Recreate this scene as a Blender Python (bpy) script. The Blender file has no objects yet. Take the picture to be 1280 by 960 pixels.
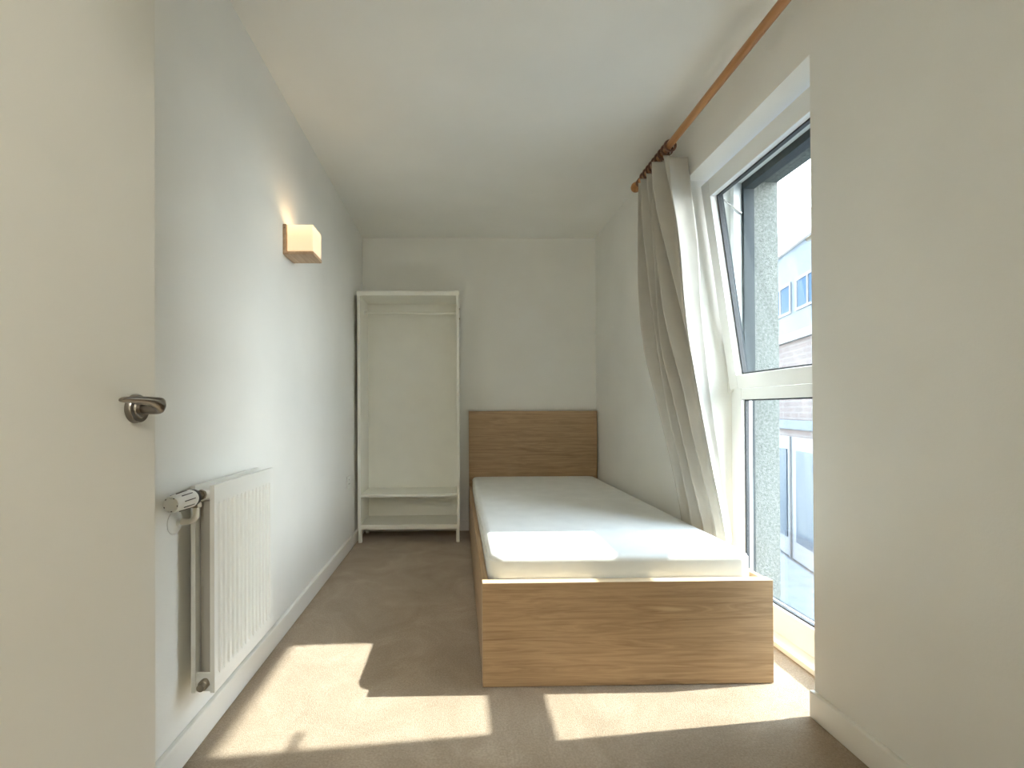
import bpy, bmesh, math, random
from mathutils import Vector, Matrix, noise as mnoise
random.seed(4)
C = bpy.context.scene.collection
SC = bpy.context.scene

# ------------------------------------------------------------------ camera
F, YAW, PIT, ROL, PX, PY = 560.39, 0.0180, 0.0051, -0.0043, 583.44, 509.84
def cam_axes():
    rows = []
    for b in ((1, 0, 0), (0, 1, 0), (0, 0, 1)):
        X, Y, h = b
        c, s = math.cos(YAW), math.sin(YAW); x = c*X - s*Y; z = s*X + c*Y; y = h
        c, s = math.cos(PIT), math.sin(PIT); z2 = c*z + s*y; y2 = -s*z + c*y
        c, s = math.cos(ROL), math.sin(ROL); x3 = c*x + s*y2; y3 = -s*x + c*y2
        rows.append((x3, y3, -z2))
    return rows
cd = bpy.data.cameras.new('camera'); cam = bpy.data.objects.new('camera', cd); C.objects.link(cam)
r = cam_axes()
M4 = Matrix(((r[0][0], r[0][1], r[0][2], 0), (r[1][0], r[1][1], r[1][2], 0), (r[2][0], r[2][1], r[2][2], 1.0), (0, 0, 0, 1)))
cam.matrix_world = M4
cd.sensor_fit = 'HORIZONTAL'; cd.sensor_width = 36.0; cd.lens = F/1280*36
cd.shift_x = (640-PX)/1280; cd.shift_y = (PY-480)/1280
cd.clip_start = 0.02; cd.clip_end = 300
SC.camera = cam

# ------------------------------------------------------------------ sky, sun, exposure
w = bpy.data.worlds.new('sky'); SC.world = w; w.use_nodes = True
wn = w.node_tree; bg = wn.nodes['Background']
tc = wn.nodes.new('ShaderNodeTexCoord'); sp = wn.nodes.new('ShaderNodeSeparateXYZ'); rp = wn.nodes.new('ShaderNodeValToRGB')
wn.links.new(tc.outputs['Generated'], sp.inputs[0]); wn.links.new(sp.outputs['Z'], rp.inputs[0])
rp.color_ramp.elements[0].color = (0.97, 0.97, 0.98, 1); rp.color_ramp.elements[0].position = 0.0
rp.color_ramp.elements[1].color = (0.66, 0.80, 1.0, 1); rp.color_ramp.elements[1].position = 0.8
wn.links.new(rp.outputs[0], bg.inputs[0]); bg.inputs[1].default_value = 8.0
sd = bpy.data.lights.new('sun', 'SUN'); sun = bpy.data.objects.new('sun', sd); C.objects.link(sun)
sd.energy = 6.2; sd.angle = math.radians(0.8); sd.color = (1.0, 0.965, 0.92)
SUN_K, SUN_S = 1.09, 0.10
sun.rotation_euler = Vector((-1, -SUN_S, -1/SUN_K)).to_track_quat('-Z', 'Y').to_euler()
sun.location = (6, 3, 7)
vs = SC.view_settings
vs.view_transform = 'Standard'; vs.look = 'None'; vs.gamma = 1.0; vs.use_curve_mapping = False
vs.exposure = 1.36
SC.cycles.max_bounces = 14; SC.cycles.diffuse_bounces = 10; SC.cycles.transparent_max_bounces = 16
SC.cycles.use_denoising = True; SC.cycles.sample_clamp_indirect = 8.0
SC.cycles.caustics_reflective = False

HALL_FILL = 46.0     # emission of the added fill lamp in the hallway

# ------------------------------------------------------------------ materials
def newmat(name, col, rough=0.6, metal=0.0, spec=0.5):
    m = bpy.data.materials.new(name); m.use_nodes = True
    b = m.node_tree.nodes['Principled BSDF']
    b.inputs['Base Color'].default_value = (*col, 1); b.inputs['Roughness'].default_value = rough
    b.inputs['Metallic'].default_value = metal; b.inputs['Specular IOR Level'].default_value = spec
    return m
def N(m, t): return m.node_tree.nodes.new(t)
def L(m, a, b): m.node_tree.links.new(a, b)
def coords(m, scale=(1, 1, 1), which='Object'):
    t = N(m, 'ShaderNodeTexCoord'); mp = N(m, 'ShaderNodeMapping'); mp.inputs['Scale'].default_value = scale
    L(m, t.outputs[which], mp.inputs[0]); return mp.outputs[0]
def noise(m, vec, scale, detail=3, rough=0.5, dist=0):
    n = N(m, 'ShaderNodeTexNoise'); n.inputs['Scale'].default_value = scale; n.inputs['Detail'].default_value = detail
    n.inputs['Roughness'].default_value = rough; n.inputs['Distortion'].default_value = dist
    L(m, vec, n.inputs['Vector']); return n.outputs['Fac']
def ramp(m, fac, stops):
    r = N(m, 'ShaderNodeValToRGB'); L(m, fac, r.inputs[0])
    e = r.color_ramp.elements
    while len(e) < len(stops): e.new(0.5)
    for i, (p, c) in enumerate(stops): e[i].position = p; e[i].color = (*c, 1)
    return r.outputs[0]
def bump(m, h, strength, dist):
    b = N(m, 'ShaderNodeBump'); b.inputs['Strength'].default_value = strength; b.inputs['Distance'].default_value = dist
    L(m, h, b.inputs['Height']); L(m, b.outputs[0], m.node_tree.nodes['Principled BSDF'].inputs['Normal'])
def base(m, c): L(m, c, m.node_tree.nodes['Principled BSDF'].inputs['Base Color'])
def mixc(m, a, b, f, mode='MULTIPLY'):
    x = N(m, 'ShaderNodeMix'); x.data_type = 'RGBA'; x.blend_type = mode
    x.inputs['Factor'].default_value = f
    L(m, a, x.inputs['A']); L(m, b, x.inputs['B']); return x.outputs['Result']

def paint(name, col, rough=0.75, amt=0.03, bs=0.15):
    m = newmat(name, col, rough, spec=0.3); v = coords(m)
    n1 = noise(m, v, 2.2, 3); lo = tuple(c*(1-amt) for c in col); hi = tuple(min(1, c*(1+amt)) for c in col)
    base(m, ramp(m, n1, [(0.3, lo), (0.7, hi)])); n2 = noise(m, v, 160, 3, 0.6); bump(m, n2, bs, 0.002); return m
M_wall = paint('wall_paint', (0.81, 0.805, 0.765))
M_ceil = paint('ceiling_paint', (0.83, 0.825, 0.785))
M_trim = paint('trim_gloss_paint', (0.82, 0.81, 0.76), 0.4, 0.01, 0.03)
M_door = paint('door_paint', (0.76, 0.745, 0.685), 0.55, 0.015, 0.05)
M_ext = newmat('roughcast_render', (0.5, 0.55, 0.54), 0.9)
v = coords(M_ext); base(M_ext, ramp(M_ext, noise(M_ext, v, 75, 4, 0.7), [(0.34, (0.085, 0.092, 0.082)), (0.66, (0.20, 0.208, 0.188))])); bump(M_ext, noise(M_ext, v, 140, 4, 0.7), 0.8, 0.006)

M_carpet = newmat('beige_carpet', (0.45, 0.35, 0.25), 0.95, spec=0.1)
v = coords(M_carpet)
ca = ramp(M_carpet, noise(M_carpet, v, 3.2, 5, 0.65, 1.2), [(0.28, (0.385, 0.295, 0.200)), (0.52, (0.455, 0.355, 0.25)), (0.74, (0.54, 0.435, 0.32))])
cb = ramp(M_carpet, noise(M_carpet, v, 150, 4, 0.75), [(0.32, (0.66, 0.65, 0.63)), (0.66, (1, 1, 1))])
base(M_carpet, mixc(M_carpet, ca, cb, 1.0)); bump(M_carpet, noise(M_carpet, v, 320, 3, 0.8), 0.9, 0.004)
M_carpet.node_tree.nodes['Principled BSDF'].inputs['Sheen Weight'].default_value = 0.2

def wood(name, axis, dark=1.0):
    m = newmat(name, (0.5, 0.3, 0.16), 0.42, spec=0.35)
    sc = {'X': (1.1, 18, 18), 'Y': (18, 1.1, 18)}[axis]
    sc2 = {'X': (2.2, 110, 110), 'Y': (110, 2.2, 110)}[axis]
    v1, v2 = coords(m, sc), coords(m, sc2)
    n1 = noise(m, v1, 1.6, 4, 0.55, 1.6); n2 = noise(m, v2, 1.0, 3, 0.6, 0.3)
    k = dark
    c1 = ramp(m, n1, [(0.25, (0.31*k, 0.195*k, 0.105*k)), (0.48, (0.46*k, 0.315*k, 0.182*k)), (0.6, (0.36*k, 0.235*k, 0.13*k)), (0.8, (0.53*k, 0.375*k, 0.225*k))])
    c2 = ramp(m, n2, [(0.32, (0.78, 0.74, 0.70)), (0.52, (1, 1, 0.97))])
    base(m, mixc(m, c1, c2, 0.85)); bump(m, n2, 0.10, 0.001); return m
M_woodX = wood('oak_veneer_crosswise', 'X'); M_woodY = wood('oak_veneer_lengthwise', 'Y')
M_edge = newmat('oak_edge_band', (0.60, 0.46, 0.30), 0.35)
M_pole = newmat('curtain_pole_wood', (0.42, 0.19, 0.07), 0.3); v = coords(M_pole, (40, 2, 40)); base(M_pole, ramp(M_pole, noise(M_pole, v, 1.5, 4), [(0.3, (0.34, 0.15, 0.055)), (0.7, (0.50, 0.255, 0.10))]))
M_ring = newmat('dark_ring_wood', (0.13, 0.055, 0.03), 0.35); v = coords(M_ring, (20, 20, 20)); base(M_ring, ramp(M_ring, noise(M_ring, v, 2, 3), [(0.3, (0.10, 0.04, 0.022)), (0.7, (0.17, 0.075, 0.04))]))
M_lampwood = newmat('lamp_wood', (0.55, 0.38, 0.24), 0.45); v = coords(M_lampwood, (60, 6, 60)); base(M_lampwood, ramp(M_lampwood, noise(M_lampwood, v, 1, 3), [(0.3, (0.46, 0.30, 0.18)), (0.7, (0.62, 0.45, 0.29))]))

def fabric(name, col, wv=500, trans=0.0, bs=0.25):
    m = newmat(name, col, 0.9, spec=0.15); v = coords(m)
    a = noise(m, v, wv, 2); b = noise(m, v, 9, 3)
    base(m, ramp(m, b, [(0.3, tuple(c*0.96 for c in col)), (0.7, tuple(min(1, c*1.03) for c in col))]))
    bump(m, a, bs, 0.001)
    if trans:
        t = N(m, 'ShaderNodeBsdfTranslucent'); t.inputs[0].default_value = (*col, 1); x = N(m, 'ShaderNodeMixShader'); x.inputs[0].default_value = trans
        o = m.node_tree.nodes['Material Output']; L(m, m.node_tree.nodes['Principled BSDF'].outputs[0], x.inputs[1]); L(m, t.outputs[0], x.inputs[2]); L(m, x.outputs[0], o.inputs[0])
    return m
M_curtain = fabric('curtain_cloth', (0.57, 0.545, 0.485), 350, 0.03)
M_matt = fabric('mattress_cover', (0.80, 0.81, 0.79), 220)
M_matts = fabric('mattress_side_cloth', (0.78, 0.78, 0.73), 220)

def lacq(name, col, rough=0.35, metal=0.0, amt=0.02):
    m = newmat(name, col, rough, metal); v = coords(m); base(m, ramp(m, noise(m, v, 6, 3), [(0.3, tuple(c*(1-amt) for c in col)), (0.7, tuple(min(1, c*(1+amt)) for c in col))])); return m
M_ward = lacq('white_foil', (0.79, 0.78, 0.71), 0.4)
M_rad = lacq('radiator_enamel', (0.80, 0.80, 0.76), 0.3)
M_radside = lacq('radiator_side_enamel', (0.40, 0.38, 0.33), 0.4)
M_upvc = lacq('window_white', (0.82, 0.83, 0.81), 0.3)
M_dark = lacq('window_dark_grey', (0.035, 0.045, 0.05), 0.4)
M_gasket = lacq('black_gasket', (0.02, 0.022, 0.024), 0.5)
M_nickel = lacq('satin_nickel', (0.27, 0.245, 0.215), 0.28, 1.0)
M_chrome = lacq('bright_metal', (0.55, 0.53, 0.5), 0.25, 1.0)
M_brass = lacq('dull_brass', (0.30, 0.26, 0.20), 0.4, 1.0)
M_plastic = lacq('white_plastic', (0.78, 0.78, 0.74), 0.35)
M_black = lacq('black_plastic', (0.03, 0.03, 0.03), 0.4)
M_pipe = lacq('painted_pipe', (0.72, 0.68, 0.58), 0.4)
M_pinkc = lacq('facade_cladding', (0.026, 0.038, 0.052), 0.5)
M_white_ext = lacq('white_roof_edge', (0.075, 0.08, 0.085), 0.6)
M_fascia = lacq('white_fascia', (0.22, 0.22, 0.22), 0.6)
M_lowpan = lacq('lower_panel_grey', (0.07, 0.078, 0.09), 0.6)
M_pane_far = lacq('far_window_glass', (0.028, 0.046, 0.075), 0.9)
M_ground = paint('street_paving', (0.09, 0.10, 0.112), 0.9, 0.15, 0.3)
for m_ in (M_pinkc, M_pane_far, M_white_ext, M_ext, M_dark): m_.node_tree.nodes['Principled BSDF'].inputs['Specular IOR Level'].default_value = 0.1
M_pane_far.node_tree.nodes['Principled BSDF'].inputs['Specular IOR Level'].default_value = 0.0
M_brick = newmat('brick_far', (0.3, 0.2, 0.18), 0.85)
bt = N(M_brick, 'ShaderNodeTexBrick'); bt.inputs['Scale'].default_value = 1.0
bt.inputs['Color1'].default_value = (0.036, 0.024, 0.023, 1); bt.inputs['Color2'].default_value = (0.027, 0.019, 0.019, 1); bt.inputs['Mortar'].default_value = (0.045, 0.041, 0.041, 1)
bt.inputs['Brick Width'].default_value = 0.45; bt.inputs['Row Height'].default_value = 0.15; bt.inputs['Mortar Size'].default_value = 0.02
tcn = N(M_brick, 'ShaderNodeTexCoord'); sx = N(M_brick, 'ShaderNodeSeparateXYZ'); cx = N(M_brick, 'ShaderNodeCombineXYZ')
L(M_brick, tcn.outputs['Object'], sx.inputs[0]); L(M_brick, sx.outputs['Y'], cx.inputs['X']); L(M_brick, sx.outputs['Z'], cx.inputs['Y']); L(M_brick, cx.outputs[0], bt.inputs['Vector']); base(M_brick, bt.outputs['Color'])

M_glass = bpy.data.materials.new('window_glass'); M_glass.use_nodes = True
nt = M_glass.node_tree; nt.nodes.clear()
o = nt.nodes.new('ShaderNodeOutputMaterial'); tr = nt.nodes.new('ShaderNodeBsdfTransparent'); gl = nt.nodes.new('ShaderNodeBsdfGlossy')
mx = nt.nodes.new('ShaderNodeMixShader'); lw = nt.nodes.new('ShaderNodeLayerWeight'); lw.inputs[0].default_value = 0.5
pw = nt.nodes.new('ShaderNodeMath'); pw.operation = 'POWER'; pw.inputs[1].default_value = 5.0; nt.links.new(lw.outputs['Facing'], pw.inputs[0])
fr = nt.nodes.new('ShaderNodeMath'); fr.operation = 'MULTIPLY_ADD'; fr.inputs[1].default_value = 0.9; fr.inputs[2].default_value = 0.045; nt.links.new(pw.outputs[0], fr.inputs[0])
tr.inputs[0].default_value = (0.93, 0.965, 0.96, 1); gl.inputs['Roughness'].default_value = 0.01
nt.links.new(fr.outputs[0], mx.inputs[0]); nt.links.new(tr.outputs[0], mx.inputs[1]); nt.links.new(gl.outputs[0], mx.inputs[2]); nt.links.new(mx.outputs[0], o.inputs[0])

M_shade = bpy.data.materials.new('lit_frosted_shade'); M_shade.use_nodes = True
b = M_shade.node_tree.nodes['Principled BSDF']; b.inputs['Base Color'].default_value = (0.85, 0.78, 0.66, 1); b.inputs['Roughness'].default_value = 0.35
vv = coords(M_shade, which='Generated'); sep = N(M_shade, 'ShaderNodeSeparateXYZ'); L(M_shade, vv, sep.inputs[0])
cr = ramp(M_shade, sep.outputs['Z'], [(0.0, (0.62, 0.40, 0.20)), (0.55, (0.66, 0.46, 0.22)), (1.0, (0.95, 0.78, 0.42))])
L(M_shade, cr, b.inputs['Emission Color']); b.inputs['Emission Strength'].default_value = 0.42

# ------------------------------------------------------------------ helpers
def bm_box(bm, x0, x1, y0, y1, z0, z1, bev=0.0, seg=2, mi=0):
    r = bmesh.ops.create_cube(bm, size=1.0); vs_ = r['verts']
    for q in vs_:
        q.co = Vector(((x0+x1)/2 + q.co.x*(x1-x0), (y0+y1)/2 + q.co.y*(y1-y0), (z0+z1)/2 + q.co.z*(z1-z0)))
    fs = list({f for q in vs_ for f in q.link_faces})
    for f in fs: f.material_index = mi
    if bev > 0:
        es = list({e for q in vs_ for e in q.link_edges})
        bmesh.ops.bevel(bm, geom=es, offset=bev, segments=seg, profile=0.5, affect='EDGES')
    return vs_
def bm_tube(bm, pts, rad, n=16, cap=True):
    pts = [Vector(p) for p in pts]; rings = []
    if not isinstance(rad, (list, tuple)): rad = [rad]*len(pts)
    up = None
    for i, p in enumerate(pts):
        t = (pts[min(i+1, len(pts)-1)] - pts[max(i-1, 0)]).normalized()
        if up is None:
            up = Vector((0, 0, 1)) if abs(t.z) < 0.9 else Vector((1, 0, 0))
        a = t.cross(up).normalized(); bb = a.cross(t).normalized(); up = bb
        rings.append([bm.verts.new(p + (a*math.cos(k*2*math.pi/n) + bb*math.sin(k*2*math.pi/n))*rad[i]) for k in range(n)])
    for i in range(len(rings)-1):
        for k in range(n):
            bm.faces.new((rings[i][k], rings[i][(k+1) % n], rings[i+1][(k+1) % n], rings[i+1][k]))
    if cap:
        bm.faces.new(rings[0]); bm.faces.new(list(reversed(rings[-1])))
def lathe(bm, o, axis, prof, n=24):
    """prof: list of (distance along axis, radius)"""
    o = Vector(o); a = Vector(axis).normalized(); bm_tube(bm, [o + a*d for d, _ in prof], [max(rr, 1e-4) for _, rr in prof], n)
def bm_prism(bm, poly, z0, z1, mi=0):
    lo = [bm.verts.new((x, y, z0)) for x, y in poly]; hi = [bm.verts.new((x, y, z1)) for x, y in poly]
    n = len(poly); fs = [bm.faces.new(list(reversed(lo))), bm.faces.new(hi)]
    for i in range(n): fs.append(bm.faces.new((lo[i], lo[(i+1) % n], hi[(i+1) % n], hi[i])))
    for f in fs: f.material_index = mi
def obj(name, bm, mat, parent=None, smooth=False, org=None):
    bmesh.ops.recalc_face_normals(bm, faces=bm.faces[:])
    if org is not None: bmesh.ops.translate(bm, verts=bm.verts[:], vec=-Vector(org))
    me = bpy.data.meshes.new(name); bm.to_mesh(me); bm.free()
    for mm in (mat if isinstance(mat, list) else [mat]): me.materials.append(mm)
    ob = bpy.data.objects.new(name, me); C.objects.link(ob)
    if org is not None: ob.location = org
    if parent is not None:
        ob.parent = parent
        if org is None and parent.type == 'EMPTY' : ob.matrix_parent_inverse = Matrix.Identity(4)
    if smooth:
        for p in me.polygons: p.use_smooth = True
        mod = ob.modifiers.new('wn', 'WEIGHTED_NORMAL'); mod.keep_sharp = True
        me.set_sharp_from_angle(angle=math.radians(42))
    return ob
def empty(name, loc, label=None, cat=None, group=None, kind=None, rz=0, parent=None):
    e = bpy.data.objects.new(name, None); C.objects.link(e); e.location = loc; e.rotation_euler.z = rz
    e.empty_display_size = 0.1
    if label: e['label'] = label
    if cat: e['category'] = cat
    if group: e['group'] = group
    if kind: e['kind'] = kind
    if parent: e.parent = parent
    return e
def tag(ob, label, cat, group=None):
    ob['label'] = label; ob['category'] = cat
    if group: ob['group'] = group
    return ob
def struct(name, bm, m, label, cat, parent=None):
    ob = obj(name, bm, m, parent); ob['kind'] = 'structure'
    if parent is None: ob['label'] = label; ob['category'] = cat
    return ob
B = bmesh.new

# ------------------------------------------------------------------ room shell
XL, XR, YB, HC = -0.7956, 1.1536, 3.7386, 2.4378
YJ, YF, ZL = 1.4412, 2.252, 2.160           # near jamb, far reveal, lintel height
XW, XO, XE = 1.385, 1.440, 1.660            # frame inside face, frame outside face, outer wall face
YN = 1.375                                   # near reveal at the frame (splayed)
HY = -1.75                                   # end of the hallway behind the doorway
bm = B(); bm_box(bm, XL-0.1, XW, HY-0.1, YB+0.1, -0.12, 0.0)
struct('floor', bm, M_carpet, 'beige cut pile carpet covering the bedroom floor', 'floor')
bm = B(); bm_box(bm, XL-0.1, XE, HY-0.1, YB+0.1, HC, HC+0.15)
struct('ceiling', bm, M_ceil, 'smooth off-white painted ceiling', 'ceiling')
bm = B(); bm_box(bm, XL-0.1, XL, HY-0.1, YB+0.1, 0, HC)
struct('wall_left', bm, M_wall, 'off-white wall with the radiator and lamp', 'wall')
bm = B(); bm_box(bm, XL, XE, YB, YB+0.1, 0, HC)
struct('wall_back', bm, M_wall, 'off-white end wall behind wardrobe and headboard', 'wall')
# window wall: inner plaster (0) and outer render (1)
bm = B()
bm_box(bm, XR, XO-0.01, YF, YB, 0, HC)
bm_box(bm, XO-0.01, XE, YF+0.040, YB, -3.0, HC, mi=1)
bm_prism(bm, [(XR, HY), (XR, YJ), (XW, YN), (XO, YN), (XO, HY)], 0, HC)
bm_box(bm, XO, XE, HY, YN, -3.0, HC, mi=1)
bm_box(bm, XR, XO-0.01, YJ, YF, ZL, HC)
bm_prism(bm, [(XR, YJ), (XO-0.01, YJ), (XO-0.01, YN), (XW, YN)], ZL, HC)
bm_box(bm, XO-0.01, XE, YN, YF+0.045, ZL+0.015, HC, mi=1)
bm_box(bm, XO-0.01, XE, YN, YF+0.045, -3.0, -0.02, mi=1)
struct('wall_right', bm, [M_wall, M_ext], 'off-white wall with a deep floor-length window recess, roughcast outside', 'wall')
# front wall with the doorway the camera looks through
bm = B()
bm_box(bm, XL, -0.60, -0.10, 0.015, 0, HC); bm_box(bm, 0.26, XR, -0.10, 0.015, 0, HC); bm_box(bm, -0.60, 0.26, -0.10, 0.015, 2.04, HC)
struct('wall_front', bm, M_wall, 'off-white wall with the doorway', 'wall')
bm = B(); bm_box(bm, XL, XR, HY-0.1, HY, 0, HC)
struct('wall_hallway', bm, M_wall, 'off-white wall at the end of the hallway', 'wall')

# baseboards
BH, BT = 0.086, 0.018
def board(name, x0, x1, y0, y1, lab):
    bm = B(); bm_box(bm, x0, x1, y0, y1, 0, BH, 0.004, 2); return struct(name, bm, M_trim, lab, 'baseboard')
board('baseboard_left', XL, XL+BT, 0.02, YB, 'white painted baseboard below the radiator wall')
board('baseboard_right', XR-BT, XR, 0.02, YJ+0.002, 'white painted baseboard ending at the near side of the window recess')
board('baseboard_back', XL+BT, XR, YB-BT, YB, 'white painted baseboard along the end wall')

# ------------------------------------------------------------------ door
door = empty('door_1', (-0.59, 0.03, 0.005), 'off-white flush door standing open along the left wall', 'door', kind='structure')
LX = -0.59
bm = B(); bm_box(bm, LX-0.042, LX, 0.035, 0.884, 0.006, 2.02, 0.0025, 2)
dl = obj('door_leaf', bm, M_door, smooth=True)
def adopt(ob, par):
    """parent a world-built mesh to a thing, keeping where it stands"""
    ob.parent = par
    m = Matrix.Translation(par.location) @ Matrix.Rotation(par.rotation_euler.z, 4, 'Z') if par.type == 'EMPTY' else Matrix.Identity(4)
    if par.type == 'EMPTY':
        mm = m.inverted()
        if ob.type == 'MESH': ob.data.transform(mm)
        ob.matrix_parent_inverse = Matrix.Identity(4)
    return ob
adopt(dl, door)
HZ, HYc = 1.005, 0.828
bm = B(); lathe(bm, (LX, HYc, HZ), (1, 0, 0), [(0, 0.0265), (0.006, 0.0265), (0.0095, 0.0245), (0.010, 0.017), (0.013, 0.016), (0.014, 0.011)], 40)
rose = obj('rose', bm, M_nickel, smooth=True)
# lever: neck out of the rose, curved body, then a flat tapering tongue back towards the hinge
def lever_mesh():
    bm = B()
    path = [((LX+0.008, HYc, HZ), 0.0095, 0.0095), ((LX+0.024, HYc, HZ), 0.0100, 0.0098), ((LX+0.038, HYc+0.000, HZ+0.001), 0.0118, 0.0105),
            ((LX+0.049, HYc-0.004, HZ+0.003), 0.0125, 0.0095), ((LX+0.056, HYc-0.013, HZ+0.007), 0.0130, 0.0085), ((LX+0.059, HYc-0.028, HZ+0.011), 0.0120, 0.0068),
            ((LX+0.059, HYc-0.050, HZ+0.0135), 0.0108, 0.0056), ((LX+0.057, HYc-0.075, HZ+0.0145), 0.0095, 0.0050), ((LX+0.055, HYc-0.098, HZ+0.0145), 0.0075, 0.0044), ((LX+0.054, HYc-0.110, HZ+0.0142), 0.0045, 0.0030)]
    rings = []; P_ = [Vector(p[0]) for p in path]
    for i, (p, wz, wn_) in enumerate(path):
        t = (P_[min(i+1, len(P_)-1)] - P_[max(i-1, 0)]).normalized()
        n_ = t.cross(Vector((0, 0, 1))).normalized(); u_ = n_.cross(t).normalized()
        # the tongue lies tilted: thin across
        ka = min(1, max(0, (i-3)/3)); ang = ka*math.radians(62)
        n2 = n_*math.cos(ang) + u_*math.sin(ang); u2 = -n_*math.sin(ang) + u_*math.cos(ang)
        rings.append([bm.verts.new(P_[i] + n2*math.cos(a)*wn_ + u2*math.sin(a)*wz) for a in [k*2*math.pi/18 for k in range(18)]])
    for i in range(len(rings)-1):
        for k in range(18): bm.faces.new((rings[i][k], rings[i][(k+1) % 18], rings[i+1][(k+1) % 18], rings[i+1][k]))
    bm.faces.new(rings[0]); bm.faces.new(list(reversed(rings[-1])))
    return bm
hd = obj('door_handle', lever_mesh(), M_nickel, smooth=True)
hd['label'] = 'satin metal lever handle'
sub = hd.modifiers.new('sub', 'SUBSURF'); sub.levels = 1; sub.render_levels = 1
adopt(hd, door)
rose.data.transform(Matrix.Translation(-door.location)); rose.parent = hd
bm = B()
for z in (0.25, 1.0, 1.80): lathe(bm, (LX+0.002, 0.03, z-0.05), (0, 0, 1), [(0, 0.007), (0.10, 0.007)], 14)
adopt(obj('hinge', bm, M_nickel, smooth=True), door)
bm = B()
for x0, x1 in ((-0.645, -0.60), (0.26, 0.305)): bm_box(bm, x0, x1, 0.015, 0.030, 0, 2.085, 0.003)
bm_box(bm, -0.60, 0.26, 0.015, 0.030, 2.04, 2.085, 0.003)
struct('trim_1', bm, M_trim, 'white architrave round the doorway', 'trim')

# ------------------------------------------------------------------ window
win = empty('window_1', (XW, 1.85, 0.023), 'tall white window with a fixed lower pane and a tilted upper sash', 'window', kind='structure')
bm = B(); bm_box(bm, 1.322, XW+0.03, YN-0.02, YF, 0, 0.023, 0.003)
struct('trim_2', bm, M_upvc, 'low white sill board at the foot of the window', 'trim')
Z0, ZT0, ZT1, ZTOP = 0.023, 1.046, 1.112, ZL
GLY0, GLY1 = YN+0.075, 2.172                # lower pane
bm = B()
e = 0.0025
bm_box(bm, XW, XO, GLY1, YF, Z0, ZT1, e); bm_box(bm, XW, XO, YN, GLY0, Z0, ZT1, e)
bm_box(bm, XW, XO, GLY0, GLY1, Z0, 0.135, e); bm_box(bm, XW, XO, GLY0, GLY1, ZT0, ZT1-0.012, e)
# upper part: slim frame the sash closes into
bm_box(bm, XW, XO-0.012, 2.222, YF, ZT1-0.004, ZTOP, e); bm_box(bm, XW, XO-0.012, YN, 1.405, ZT1-0.004, ZTOP, e)
bm_box(bm, XW, XO-0.012, 1.405, 2.222, 2.135, ZTOP, e)
adopt(obj('window_frame', bm, M_upvc, smooth=True), win)
bm = B()   # dark outside shell of the frame
bm_box(bm, XO-0.012, XO+0.040, 2.208, YF+0.041, ZT1-0.02, ZTOP+0.01); bm_box(bm, XO-0.012, XO+0.012, YN, 1.425, ZT1-0.02, ZTOP+0.01)
bm_box(bm, XO-0.012, XO+0.040, 1.425, 2.208, 2.10, ZTOP+0.01); bm_box(bm, XO-0.012, XO+0.012, 1.425, 2.208, ZT1-0.035, ZT1+0.01)
bm_box(bm, XO-0.001, XO+0.012, GLY1, YF+0.041, 0, ZT1-0.02); bm_box(bm, XO-0.001, XO+0.012, YN, GLY0, 0, ZT1-0.02)
bm_box(bm, XO-0.001, XO+0.012, GLY0, GLY1, 0, 0.135)
ob = adopt(obj('outer_frame', bm, M_dark), win); ob['label'] = 'dark grey outer shell of the frame'
# glazing beads and gasket of the fixed pane
bm = B(); XG = XW+0.022
def ring_boxes(bm, x0, x1, y0, y1, z0, z1, t, bev=0):
    bm_box(bm, x0, x1, y0, y0+t, z0, z1, bev); bm_box(bm, x0, x1, y1-t, y1, z0, z1, bev)
    bm_box(bm, x0, x1, y0+t, y1-t, z0, z0+t, bev); bm_box(bm, x0, x1, y0+t, y1-t, z1-t, z1, bev)
ring_boxes(bm, XG-0.006, XG+0.012, GLY0, GLY1, 0.135, ZT0, 0.006)
ob = adopt(obj('gasket', bm, M_gasket), win)
bm = B(); bm_box(bm, XG-0.003, XG+0.003, GLY0+0.003, GLY1-0.003, 0.138, ZT0-0.003)
pane_low = obj('fixed_pane', bm, M_glass); adopt(pane_low, win)
bm = B(); bm_box(bm, XW-0.006, XW+0.004, GLY0-0.02, GLY0-0.004, 0.12, ZT0+0.01, 0.002)
bm.free()
# tilted sash, built closed and turned about its lower edge
TILT = math.radians(7.9); PIV = Vector((XW+0.02, 0, ZT1+0.002))
RT = Matrix.Translation(PIV) @ Matrix.Rotation(-TILT, 4, 'Y') @ Matrix.Translation(-PIV)
SY0, SY1, SZ0, SZ1 = 1.400, 2.240, ZT1-0.008, 2.140
GY0, GY1, GZ0, GZ1 = 1.510, 2.176, 1.172, 2.060
bm = B(); XS = XW-0.016
def frame4(bm, x0, x1, y0, y1, z0, z1, iy0, iy1, iz0, iz1, bev):
    bm_box(bm, x0, x1, y0, iy0, z0, z1, bev); bm_box(bm, x0, x1, iy1, y1, z0, z1, bev)
    bm_box(bm, x0, x1, iy0, iy1, z0, iz0, bev); bm_box(bm, x0, x1, iy0, iy1, iz1, z1, bev)
frame4(bm, XS, XW-0.001, SY0, SY1, SZ0, SZ1, GY0, GY1, GZ0, GZ1, 0.002)
frame4(bm, XW-0.001, XO-0.015, SY0+0.022, SY1-0.022, SZ0+0.022, SZ1-0.022, GY0, GY1, GZ0, GZ1, 0.0015)
sash = obj('window_sash', bm, M_upvc, smooth=True); sash.data.transform(RT); adopt(sash, win)
sash['label'] = 'white upper sash tilted inwards at the top'
Winv = Matrix.Translation(-win.location)
def sashsub(name, bm, m, smooth=False):
    ob = obj(name, bm, m, smooth=smooth); ob.data.transform(Winv @ RT); ob.parent = sash; return ob
bm = B(); ring_boxes(bm, XG-0.006, XG+0.014, GY0, GY1, GZ0, GZ1, 0.007); sashsub('gasket', bm, M_gasket)
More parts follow.
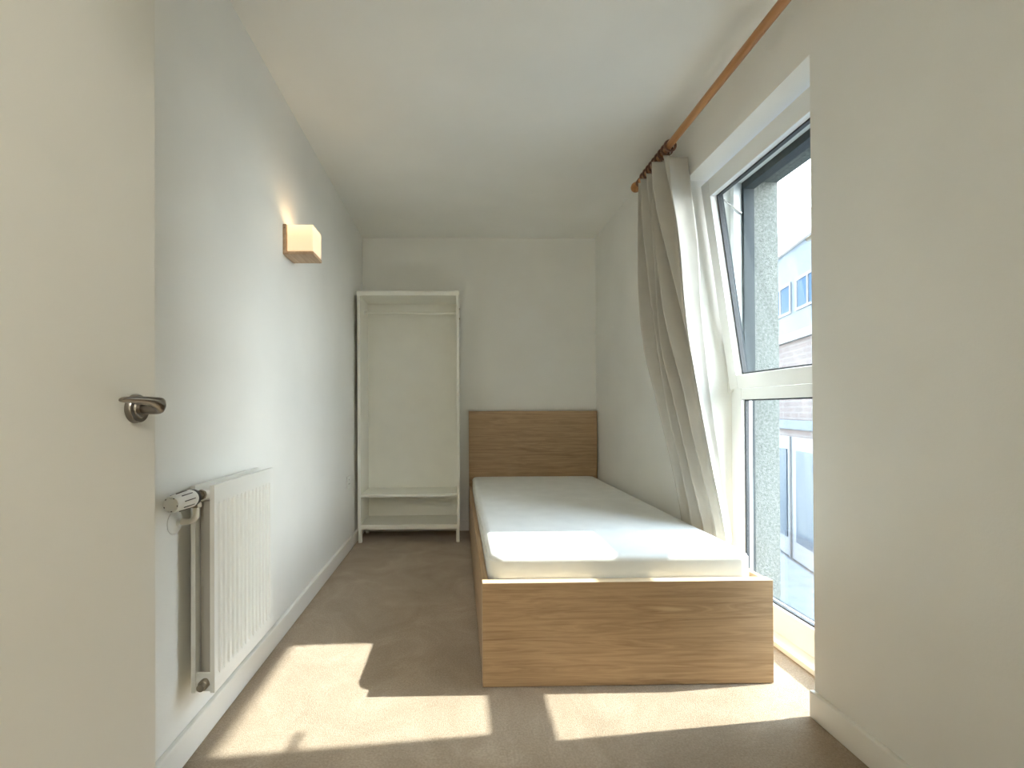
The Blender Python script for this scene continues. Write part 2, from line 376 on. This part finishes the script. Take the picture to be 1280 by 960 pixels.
bm = B(); bm_box(bm, XG+0.002, XG+0.008, GY0+0.004, GY1-0.004, GZ0+0.004, GZ1-0.004); sashsub('sash_pane', bm, M_glass)
bm = B(); ring_boxes(bm, XO-0.016, XO-0.006, GY0-0.02, GY1+0.02, GZ0-0.02, GZ1+0.02, 0.020); ob = sashsub('outer_trim', bm, M_dark); ob['label'] = 'dark grey outside edge'
bm = B()
hy, hz = 1.46, 1.62
bm_box(bm, XS-0.008, XS+0.001, hy-0.014, hy+0.014, hz-0.035, hz+0.035, 0.003)
lathe(bm, (XS-0.006, hy, hz), (-1, 0, 0), [(0, 0.010), (0.034, 0.009)], 18)
bm_tube(bm, [(XS-0.036, hy-0.006, hz), (XS-0.044, hy+0.02, hz+0.002), (XS-0.046, hy+0.07, hz+0.004), (XS-0.044, hy+0.125, hz+0.004)], [0.010, 0.011, 0.010, 0.008], 14)
sashsub('sash_handle', bm, M_plastic, True)
bm = B()
lathe(bm, (XW-0.012, 2.246, 1.085), (0, 0, 1), [(0, 0.005), (0.002, 0.007), (0.058, 0.007), (0.060, 0.005)], 14)
bm_box(bm, XW-0.012, XW+0.002, 2.236, 2.248, 1.088, 1.142, 0.002)
adopt(obj('hinge', bm, M_plastic, smooth=True), win)
# stay arm of the tilted sash at its top
bm = B(); a = RT @ Vector((XW+0.02, 2.214, 2.10)); bm_tube(bm, [a, (XW+0.035, 2.214, 1.98)], 0.004, 10)
adopt(obj('stay_arm', bm, M_chrome, smooth=True), win)

# ------------------------------------------------------------------ bed
BX0, BX1 = 0.0826, 1.1425; BY0, BY1 = 1.616, 3.722
bed = empty('bed_frame', (0.61, 2.67, 0), 'low single bed frame in light oak veneer with panel headboard', 'bed', rz=0.0035)
bm = B(); bm_box(bm, BX0, BX1, BY0, BY0+0.037, 0.003, 0.376, 0.0012)
bm.faces.ensure_lookup_table()
for f in bm.faces:
    n_ = f.normal
    f.material_index = 0
bmesh.ops.recalc_face_normals(bm, faces=bm.faces[:])
for f in bm.faces:
    if abs(f.normal.y) < 0.5: f.material_index = 1
fb = obj('footboard', bm, [M_woodX, M_edge]); adopt(fb, bed)
bm = B(); bm_box(bm, BX0, BX1, 3.684, BY1, 0.003, 0.991, 0.0012)
adopt(obj('headboard', bm, M_woodX), bed)
for x0 in (BX0+0.001, BX1-0.023):
    bm = B(); bm_box(bm, x0, x0+0.022, BY0+0.037, 3.684, 0.005, 0.372, 0.0012)
    adopt(obj('side_rail', bm, M_woodY), bed)
bm = B(); bm_box(bm, BX0+0.023, BX1-0.023, BY0+0.038, 3.683, 0.18, 0.199)
adopt(obj('mattress_base', bm, M_ward), bed)
bm = B(); bm_box(bm, 0.59, 0.63, BY0+0.038, 3.683, 0.0, 0.18); adopt(obj('centre_beam', bm, M_brass), bed)

# mattress: rounded corners, soft edges
def mattress():
    bm = B(); x0, x1, y0, y1, z0, z1 = 0.110, 1.105, 1.660, 3.676, 0.2, 0.457
    R = 0.055; prof = [(0.0, 0.010), (0.004, 0.003), (0.010, 0), (0.13, -0.003), (z1-z0-0.024, 0), (z1-z0-0.012, 0.0035), (z1-z0-0.004, 0.011), (z1-z0-0.0005, 0.020), (z1-z0+0.002, 0.036)]
    rings = []
    def loop(ins, z):
        pts = []
        rr = max(R-ins, 0.01)
        for cx_, cy_, a0 in ((x1-R, y1-R, 0), (x0+R, y1-R, 90), (x0+R, y0+R, 180), (x1-R, y0+R, 270)):
            for k in range(9):
                a = math.radians(a0 + k*90/8); pts.append((cx_ + rr*math.cos(a), cy_ + rr*math.sin(a), z))
        return [bm.verts.new(p) for p in pts]
    for dz, ins in prof: rings.append(loop(ins, z0+dz))
    n = len(rings[0])
    for i in range(len(rings)-1):
        for k in range(n):
            f = bm.faces.new((rings[i][k], rings[i][(k+1) % n], rings[i+1][(k+1) % n], rings[i+1][k]))
            f.material_index = 1 if i < 5 else 0
    bm.faces.new(list(reversed(rings[0]))); top = bm.faces.new(rings[-1]); top.material_index = 0
    return bm
mt = obj('mattress', mattress(), [M_matt, M_matts], smooth=True)
tag(mt, 'white foam mattress lying bare in the oak bed frame', 'mattress')
mt.location = (0, 0, 0)
bm = B(); x0, x1, y0, y1 = 0.108, 1.107, 1.662, 3.678
pts = []
for cx_, cy_, a0 in ((x1-0.055, y1-0.055, 0), (x0+0.055, y1-0.055, 90), (x0+0.055, y0+0.055, 180), (x1-0.055, y0+0.055, 270)):
    for k in range(9):
        a = math.radians(a0+k*90/8); pts.append((cx_+0.053*math.cos(a), cy_+0.053*math.sin(a), 0.4365))
pts.append(pts[0]); bm_tube(bm, pts, 0.0022, 6, False)
pp = obj('piping', bm, M_matt, smooth=True); pp.parent = mt

# ------------------------------------------------------------------ wardrobe
WX0, WX1, WY0, WY1, WZ = -0.765, 0.006, 3.402, 3.715, 1.905
wr = empty('open_wardrobe', ((WX0+WX1)/2, (WY0+WY1)/2, 0), 'narrow white open wardrobe without doors in the back left corner', 'wardrobe')
for x0 in (WX0, WX1-0.022):
    bm = B(); bm_box(bm, x0, x0+0.022, WY0, WY1, 0.10, WZ-0.002, 0.001); adopt(obj('side_panel', bm, M_ward), wr)
bm = B(); bm_box(bm, WX0-0.002, WX1+0.002, WY0-0.004, WY1, WZ-0.034, WZ, 0.001); adopt(obj('top_panel', bm, M_ward), wr)
bm = B(); bm_box(bm, WX0+0.022, WX1-0.022, WY0+0.003, WY1-0.012, 0.345, 0.365, 0.001); adopt(obj('shelf', bm, M_ward), wr)
bm = B(); bm_box(bm, WX0+0.022, WX1-0.022, WY0+0.003, WY1-0.012, 0.100, 0.136, 0.001); adopt(obj('bottom_panel', bm, M_ward), wr)
bm = B(); bm_box(bm, WX0+0.022, WX1-0.022, WY1-0.011, WY1-0.004, 0.100, WZ-0.034); adopt(obj('back_panel', bm, M_ward), wr)
bm = B(); bm_box(bm, WX0+0.022, WX1-0.022, WY1-0.032, WY1-0.012, WZ-0.10, WZ-0.034, 0.001); adopt(obj('back_rail', bm, M_ward), wr)
bm = B(); bm_tube(bm, [(WX0+0.022, 3.555, 1.770), (WX1-0.022, 3.555, 1.770)], 0.0105, 18)
rail = obj('clothes_rail', bm, M_ward, smooth=True); rail['label'] = 'round white clothes rail'; adopt(rail, wr)
for x, s in ((WX0+0.022, 1), (WX1-0.022, -1)):
    bm = B(); lathe(bm, (x, 3.555, 1.770), (s, 0, 0), [(0, 0.018), (0.008, 0.018), (0.010, 0.014)], 18); adopt(obj('rail_socket', bm, M_plastic, smooth=True), wr)
for x0 in (WX0+0.003, WX1-0.029):
    for y0 in (WY0+0.003, WY1-0.04):
        bm = B(); bm_box(bm, x0, x0+0.026, y0, y0+0.03, 0, 0.1, 0.002); adopt(obj('leg', bm, M_ward), wr)
for z in (1.775, 1.70):
    bm = B(); lathe(bm, (WX1, WY0+0.03, z), (1, 0, 0), [(0, 0.008), (0.004, 0.007), (0.006, 0.003)], 14); adopt(obj('screw_cap', bm, M_brass, smooth=True), wr)

# ------------------------------------------------------------------ radiator
rad = empty('radiator', (-0.735, 1.50, 0.14), 'white double-panel radiator with vertical flutes on the left wall', 'radiator')
RY0, RY1, RZ0, RZ1, RX = 1.297, 1.703, 0.196, 0.787, -0.700
def panel(xf, sgn):
    """fluted steel panel: xf = x of the outer face"""
    bm = B(); ny = 14; prof = []     # (y, depth)
    m0 = 0.016; pitch = (RY1-RY0-2*m0)/ny
    prof.append((RY0, 0))
    for k in range(ny):
        y = RY0+m0+k*pitch
        for f_, d in ((0.06, 0), (0.20, 1), (0.46, 1), (0.60, 0)): prof.append((y+f_*pitch, d))
    prof.append((RY1, 0))
    zs = [(RZ0, 0), (RZ0+0.040, 0), (RZ0+0.052, 1), (RZ1-0.062, 1), (RZ1-0.050, 0), (RZ1, 0)]
    D = 0.009; T = 0.013
    g = [[bm.verts.new((xf - sgn*(D*d*q), y, z)) for (y, d) in prof] for (z, q) in zs]
    bk = [[bm.verts.new((xf - sgn*T, y, z)) for (y, d) in (prof[0], prof[-1])] for z in (RZ0, RZ1)]
    for i in range(len(zs)-1):
        for j in range(len(prof)-1): bm.faces.new((g[i][j], g[i][j+1], g[i+1][j+1], g[i+1][j]))
    bm.faces.new((bk[0][0], bk[0][1], bk[1][1], bk[1][0]))
    bm.faces.new([g[0][j] for j in range(len(prof))] + [bk[0][1], bk[0][0]])
    bm.faces.new([g[-1][j] for j in range(len(prof))] + [bk[1][1], bk[1][0]])
    bm.faces.new([g[i][0] for i in range(len(zs))] + [bk[1][0], bk[0][0]])
    bm.faces.new([g[i][-1] for i in range(len(zs))] + [bk[1][1], bk[0][1]])
    return bm
adopt(obj('front_panel', panel(RX, 1), M_rad), rad)
adopt(obj('back_panel', panel(-0.767, -1), M_rad), rad)
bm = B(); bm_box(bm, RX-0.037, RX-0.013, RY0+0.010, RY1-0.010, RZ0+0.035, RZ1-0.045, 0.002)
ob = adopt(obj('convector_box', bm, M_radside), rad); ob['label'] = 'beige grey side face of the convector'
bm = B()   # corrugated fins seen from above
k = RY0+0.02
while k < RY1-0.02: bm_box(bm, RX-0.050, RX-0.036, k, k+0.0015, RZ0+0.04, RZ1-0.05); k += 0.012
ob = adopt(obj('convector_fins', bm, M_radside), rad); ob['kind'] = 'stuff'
for z in (RZ1-0.030, RZ0+0.030):
    for y in (RY0+0.016, RY1-0.016):
        bm = B(); lathe(bm, (-0.760, y, z), (1, 0, 0), [(0, 0.015), (0.05, 0.015)], 20); adopt(obj('manifold', bm, M_rad, smooth=True), rad)
for y in (RY0+0.11, RY1-0.11):
    bm = B(); bm_box(bm, XL, -0.765, y, y+0.03, RZ0+0.05, RZ1-0.04, 0.001); adopt(obj('wall_bracket', bm, M_rad), rad)
# valve body and head
VX, VZ = -0.735, 0.762
bm = B(); lathe(bm, (VX, RY0+0.004, VZ), (0, -1, 0), [(0, 0.012), (0.006, 0.012), (0.0062, 0.015), (0.014, 0.015), (0.0142, 0.011), (0.036, 0.011), (0.0362, 0.0135), (0.046, 0.0135)], 8)
lathe(bm, (VX, RY0-0.028, VZ), (0, 0, -1), [(0, 0.011), (0.016, 0.011), (0.0162, 0.014), (0.030, 0.014)], 8)
vb = adopt(obj('valve_body', bm, M_brass, smooth=False), rad); vb['label'] = 'dull metal valve body'
bm = B(); y0 = RY0-0.042
lathe(bm, (VX, y0, VZ), (0, -1, 0), [(0, 0.0225), (0.006, 0.0235), (0.012, 0.0235)], 32)
vc = adopt(obj('valve_collar', bm, M_black, smooth=True), rad); vc['label'] = 'black collar'
bm = B(); lathe(bm, (VX, y0-0.012, VZ), (0, -1, 0), [(0, 0.0225), (0.006, 0.0245), (0.070, 0.0225), (0.082, 0.0215), (0.086, 0.0195), (0.0865, 0.015), (0.085, 0.0145), (0.085, 0.002)], 40)
vh = obj('valve_head', bm, M_plastic, smooth=True); vh['label'] = 'white thermostatic knob with dark grooves'; adopt(vh, rad)
radinv = Matrix.Translation(-rad.location)
for k in range(9):
    a = k*2*math.pi/9
    bm = B(); bm_box(bm, -0.0011, 0.0011, y0-0.075, y0-0.030, 0.0218, 0.0246)
    bmesh.ops.transform(bm, matrix=Matrix.Translation((VX, 0, VZ)) @ Matrix.Rotation(a, 4, 'Y'), verts=bm.verts[:])
    g_ = obj('groove', bm, M_black); g_.data.transform(radinv); g_.parent = vh
for k in range(5):
    a = k*2*math.pi/5+0.5
    bm = B(); bm_box(bm, -0.0016, 0.0016, y0-0.0990, y0-0.0975, 0.0165, 0.0185)
    bmesh.ops.transform(bm, matrix=Matrix.Translation((VX, 0, VZ)) @ Matrix.Rotation(a, 4, 'Y'), verts=bm.verts[:])
    g_ = obj('end_slot', bm, M_black); g_.data.transform(radinv); g_.parent = vh
# supply pipe: rises from a wall escutcheon
bm = B(); pts = [(XL, 1.269, 0.692), (-0.757, 1.269, 0.692)]
for k in range(9):
    a = math.radians(k*90/8); pts.append((VX-0.022+0.022*math.sin(a), 1.269, 0.692+0.022-0.022*math.cos(a)))
pts.append((VX, 1.269, 0.735)); bm_tube(bm, pts, 0.0082, 18)
pipe = adopt(obj('supply_pipe', bm, M_pipe, smooth=True), rad)
bm = B(); lathe(bm, (XL, 1.269, 0.690), (1, 0, 0), [(0, 0.033), (0.002, 0.033), (0.006, 0.028), (0.012, 0.013), (0.020, 0.010)], 36)
es = obj('escutcheon', bm, M_plastic, smooth=True); es.data.transform(radinv); es.parent = pipe
# lower lockshield valve, pipe to the floor
bm = B(); lathe(bm, (-0.729, RY0+0.004, RZ0+0.026), (0, -1, 0), [(0, 0.014), (0.014, 0.014), (0.016, 0.0115), (0.026, 0.0105), (0.027, 0.006)], 24)
lk = adopt(obj('lower_plug', bm, M_brass, smooth=True), rad); lk['label'] = 'dark metal blanking plug'
bm = B(); bm_box(bm, -0.757, RX-0.010, RY0+0.004, RY0+0.012, RZ0+0.002, RZ0+0.054, 0.001); adopt(obj('end_plate', bm, M_rad), rad)
bm = B(); lathe(bm, (RX-0.006, RY1-0.004, RZ0+0.135), (0, 1, 0), [(0, 0.006), (0.006, 0.005)], 12); adopt(obj('bleed_screw', bm, M_brass, smooth=True), rad)

# ------------------------------------------------------------------ wall lamp
lx = XL
lamp = empty('wall_lamp', (lx, 2.11, 1.78), 'small lit cube wall lamp with pale wood back and base', 'lamp')
bm = B(); bm_box(bm, lx, lx+0.016, 2.046, 2.176, 1.712, 1.850, 0.002); adopt(obj('back_plate', bm, M_lampwood), lamp)
bm = B(); bm_box(bm, lx+0.016, lx+0.138, 2.047, 2.175, 1.712, 1.726, 0.002); adopt(obj('base_plate', bm, M_lampwood), lamp)
bm = B(); bm_box(bm, lx+0.018, lx+0.136, 2.049, 2.173, 1.727, 1.849, 0.005, 3)
sh = obj('lamp_shade', bm, M_shade, smooth=True); adopt(sh, lamp); sh['label'] = 'glowing frosted glass cube'
bm = B(); lathe(bm, (lx+0.009, 2.047, 1.832), (0, -1, 0), [(0, 0.003), (0.003, 0.0025)], 10); adopt(obj('screw', bm, M_brass), lamp)
pl = bpy.data.lights.new('lamp_glow', 'AREA'); po = bpy.data.objects.new('lamp_glow', pl); C.objects.link(po)
pl.shape = 'RECTANGLE'; pl.size = 0.10; pl.size_y = 0.10; pl.energy = 0.10; pl.color = (1.0, 0.66, 0.35); po.location = (0.078, 0, 0.075); po.rotation_euler = (math.pi, 0, 0); po.parent = lamp

# ------------------------------------------------------------------ unseen lamp added in the hallway to fill the room with light
hl = empty('hall_fill_lamp', (0.1, -0.95, HC), 'round white ceiling lamp added in the unseen hallway as fill light', 'lamp')
bm = B(); lathe(bm, (0.1, -0.95, HC), (0, 0, -1), [(0, 0.17), (0.02, 0.17), (0.025, 0.16)], 40); adopt(obj('fill_lamp_base', bm, M_plastic, smooth=True), hl)
M_fill_globe = newmat('fill_lamp_glass', (0.8, 0.8, 0.78), 0.4); bb_ = M_fill_globe.node_tree.nodes['Principled BSDF']
bb_.inputs['Emission Color'].default_value = (1.0, 0.96, 0.88, 1); bb_.inputs['Emission Strength'].default_value = HALL_FILL
bm = B(); lathe(bm, (0.1, -0.95, HC-0.025), (0, 0, -1), [(0, 0.155), (0.03, 0.15), (0.055, 0.12), (0.07, 0.06), (0.075, 0.002)], 40); adopt(obj('fill_lamp_globe', bm, M_fill_globe, smooth=True), hl)

# ------------------------------------------------------------------ socket
so = empty('wall_socket', (XL, 3.23, 0.49), 'small white wall socket low on the left wall by the wardrobe', 'socket')
bm = B(); bm_box(bm, XL, XL+0.009, 3.187, 3.273, 0.445, 0.531, 0.003); adopt(obj('face_plate', bm, M_plastic, smooth=True), so)
for y, z in ((3.230, 0.505), (3.219, 0.476), (3.241, 0.476)):
    bm = B(); bm_box(bm, XL+0.0085, XL+0.0096, y-0.004, y+0.004, z-0.003, z+0.003); adopt(obj('socket_hole', bm, M_gasket), so)

# ------------------------------------------------------------------ curtain pole, rings, curtain
RXp, RZp = 1.050, 2.309
pole = empty('curtain_pole', (RXp, 1.8, RZp), 'reddish wood curtain pole above the window with a ball end', 'curtain pole')
bm = B(); bm_tube(bm, [(RXp, 0.98, RZp), (RXp, 2.585, RZp)], 0.0175, 24); adopt(obj('pole', bm, M_pole, smooth=True), pole)
for y, s in ((2.575, 1), (0.99, -1)):
    bm = B(); lathe(bm, (RXp, y, RZp), (0, s, 0), [(0, 0.016), (0.004, 0.020), (0.010, 0.020), (0.013, 0.015), (0.018, 0.020), (0.028, 0.0275), (0.040, 0.030), (0.052, 0.0275), (0.062, 0.018), (0.067, 0.004)], 28)
    adopt(obj('finial', bm, M_pole, smooth=True), pole)
for y in (2.555, 1.06):
    bm = B(); lathe(bm, (XR, y, RZp-0.004), (-1, 0, 0), [(0, 0.030), (0.010, 0.028), (0.016, 0.014), (0.085, 0.012)], 24)
    lathe(bm, (RXp, y-0.014, RZp), (0, 1, 0), [(0, 0.0215), (0.028, 0.0215)], 24)
    adopt(obj('bracket', bm, M_ring, smooth=True), pole)
# rings, bunched over the curtain: countable things
def ring_bm():
    bm = B(); R, rr, n, k2 = 0.0265, 0.0058, 28, 10; g = []
    for i in range(n):
        a = i*2*math.pi/n
        g.append([bm.verts.new(((R+rr*math.cos(b_))*math.cos(a), rr*math.sin(b_), (R+rr*math.cos(b_))*math.sin(a)-0.007)) for b_ in [j*2*math.pi/k2 for j in range(k2)]])
    for i in range(n):
        for j in range(k2): bm.faces.new((g[i][j], g[i][(j+1) % k2], g[(i+1) % n][(j+1) % k2], g[(i+1) % n][j]))
    return bm
ring0 = obj('curtain_ring', ring_bm(), M_ring, smooth=True)
eb = B(); lathe(eb, (0, 0, -0.037), (0, 0, -1), [(0, 0.0035), (0.012, 0.0028)], 8); eye0 = obj('eyelet', eb, M_chrome, smooth=True); eye0.parent = ring0
ys = [2.19, 2.225, 2.262, 2.30, 2.338, 2.376, 2.414, 2.452, 2.49]
for i, y in enumerate(ys):
    if i == 0: rg = ring0
    else:
        rg = ring0.copy(); C.objects.link(rg); ey = eye0.copy(); C.objects.link(ey); ey.parent = rg
    rg.location = (RXp, y, RZp); rg.rotation_euler = (0, 0, random.uniform(-0.12, 0.12))
    tag(rg, 'dark wood ring nearest the camera on the curtain pole' if i == 0 else 'dark wood curtain ring bunched over the gathered curtain', 'curtain ring', 'rings bunched on the curtain pole')
    if i == 0: del rg['group']
# curtain: z -> (left x, left y, right x, right y)
KEY = [(2.262, 1.062, 2.475, 1.036, 2.185, .104), (2.0, 1.058, 2.480, 1.040, 2.145, .104), (1.75, 1.060, 2.482, 1.052, 2.108, .096), (1.4, 1.066, 2.470, 1.074, 2.083, .086),
       (1.15, 1.078, 2.430, 1.096, 2.062, .070), (0.93, 1.090, 2.385, 1.120, 2.040, .056), (0.7, 1.108, 2.325, 1.152, 2.010, .046), (0.5, 1.124, 2.285, 1.178, 1.980, .036), (0.385, 1.130, 2.270, 1.190, 1.965, .032)]
def key(z):
    for a, b_ in zip(KEY, KEY[1:]):
        if a[0] >= z >= b_[0]:
            t = (a[0]-z)/(a[0]-b_[0]); return [a[i]+(b_[i]-a[i])*t for i in range(1, 6)]
    return KEY[-1][1:]
def smooth_key(z):
    acc = [0]*5
    for d in (-0.12, -0.06, 0, 0.06, 0.12):
        kk = key(min(2.262, max(0.385, z+d)))
        for i in range(5): acc[i] += kk[i]/5
    return acc
def curtain():
    bm = B(); NS, NZ = 260, 90; rows = []
    for j in range(NZ+1):
        t = j/NZ; z = 2.252 - t*(2.252-0.385)
        xl, yl, xr, yr, wpan = smooth_key(min(2.262, z)); row = []
        dx, dy = xr-xl, yr-yl; ln = math.hypot(dx, dy); nx, ny_ = -dy/ln, dx/ln     # normal: towards +x is nx>0
        if nx > 0: nx, ny_ = -nx, -ny_            # point into the room
        amp = 0.050*(1+0.10*t) if t < 0.5 else 0.0525*(1-1.3*(t-0.5))
        amp = max(amp, 0.012)
        for i in range(NS+1):
            s = i/NS
            # pleats: tight on the left, loose lower down; phases wander so that folds merge
            ph = (5.6-1.7*min(1, t*1.6))*s - 0.7*min(1, t*1.6)*s*(1-s)*2.0 + 0.08*math.sin(5*t+5*s)
            wv = math.sin(2*math.pi*ph)
            wv2 = 2*(0.5+0.5*wv)**1.5 - 1
            a = amp*(1+0.25*math.sin(9*s+4*t))*(1-min(1, max(0, s-0.84)/0.16))
            off = a*wv2
            sy = s + 0.020*math.cos(2*math.pi*ph)*(1-t*0.4)       # overhanging folds
            # small creases
            off += 0.0035*mnoise.noise(Vector((s*14, z*3.0, 1.3))) + 0.006*t*mnoise.noise(Vector((s*5, z*2.2, 7.7)))
            x = xl + dx*sy + nx*off; y = yl + dy*sy + ny_*off
            row.append([x, y, z + (0.010*math.sin(2*math.pi*ph) if j < 2 else 0)*0.4])
        # last flat panel turning to the camera and towards the window
        rows.append(row)
        lx_, ly_, _ = row[-1]
        for q in range(1, 15):
            f_ = q/14
            row.append([lx_ + wpan*f_, ly_ + 0.010*math.sin(f_*math.pi) + 0.012*f_ + 0.002*mnoise.noise(Vector((f_*3, z*9, 3))), z])
        if t > 0.30:
            lim = XR-0.006
            for p in row:
                if p[1] > YF-0.02: p[0] = min(p[0], lim)
        # keep the hem clear of the mattress
        if z < 0.47:
            for p in row: p[0] = max(p[0], 1.1105)
    vs2 = [[bm.verts.new(p) for p in row] for row in rows]
    for j in range(NZ):
        for i in range(len(vs2[0])-1): bm.faces.new((vs2[j][i], vs2[j][i+1], vs2[j+1][i+1], vs2[j+1][i]))
    return bm
cu = empty('curtain', (1.08, 2.3, 2.262), 'long cream curtain drawn to the far side of the window', 'curtain')
cl = obj('curtain_cloth', curtain(), M_curtain)
for p in cl.data.polygons: p.use_smooth = True
sol = cl.modifiers.new('thick', 'SOLIDIFY'); sol.thickness = 0.0016
adopt(cl, cu)

# ------------------------------------------------------------------ outside
def outside():
    ang = -math.atan2(0.27, 1.0)
    bd = empty('apartment_building', (8.95, 12.0, -3.0), 'pale blue-grey building with brick lower storeys across the street', 'building', rz=ang)
    def part(name, bm, m, par=bd): ob = obj(name, bm, m); ob.parent = par; return ob
    Y0, Y1, D = -7.0, 22.0, 6.0
    bm = B(); bm_box(bm, 0, D, Y0, Y1, 5.95, 8.25); part('upper_wall', bm, M_pinkc)
    bm = B(); bm_box(bm, 0.05, D, Y0, Y1, 3.25, 5.95); part('brick_wall', bm, M_brick)
    bm = B(); bm_box(bm, 0.02, D, Y0, Y1, 0, 3.25); part('lower_wall', bm, M_lowpan)
    bm = B(); bm_box(bm, -0.10, D, Y0-0.3, Y1, 8.25, 8.85, 0.03); part('roof_edge', bm, M_fascia)
    bm = B(); bm_box(bm, -0.06, 0.05, Y0, Y1, 5.80, 6.02, 0.01); part('ledge', bm, M_white_ext)
    bm = B(); bm_box(bm, -0.04, 0.05, Y0, Y1, 3.45, 3.70, 0.01); part('lower_ledge', bm, M_pinkc)
    k = 0
    y = Y0+0.6
    while y < Y1-1.4:
        bm = B()
        bm_box(bm, -0.03, 0.04, y, y+1.25, 6.55, 6.62); bm_box(bm, -0.03, 0.04, y, y+1.25, 7.32, 7.39)
        for yy in (y, y+0.60, y+1.19): bm_box(bm, -0.03, 0.04, yy, yy+0.06, 6.62, 7.32)
        fr_ = part('window', bm, M_white_ext)
        for yy in (y+0.06, y+0.66):
            bm = B(); bm_box(bm, -0.005, 0.02, yy, yy+0.54, 6.62, 7.32); part('pane', bm, M_pane_far, fr_)
        y += 1.55
    y = Y0+0.5
    while y < Y1-1:
        bm = B(); bm_box(bm, -0.03, 0.03, y, y+0.08, 0.0, 3.25); part('mullion', bm, M_white_ext)
        bm = B(); bm_box(bm, -0.01, 0.03, y+0.25, y+1.3, 0.5, 2.9); part('shopfront_pane', bm, M_pinkc)
        y += 1.6
    bm = B(); bm_box(bm, -2.2, 70, -30, 70, -3.25, -3.1); 
    bmesh.ops.translate(bm, verts=bm.verts[:], vec=(XE+2.3, 0, 0))
    g = obj('ground', bm, M_ground); g['kind'] = 'structure'; g['label'] = 'grey street paving below the window'; g['category'] = 'ground'
    bm = B(); bm_box(bm, 4.2, 4.4, -10, 40, -3.1, -2.95, 0.01)
    kb = obj('kerb', bm, M_white_ext); kb['kind'] = 'structure'; kb['label'] = 'pale stone kerb along the street'; kb['category'] = 'kerb'
outside()
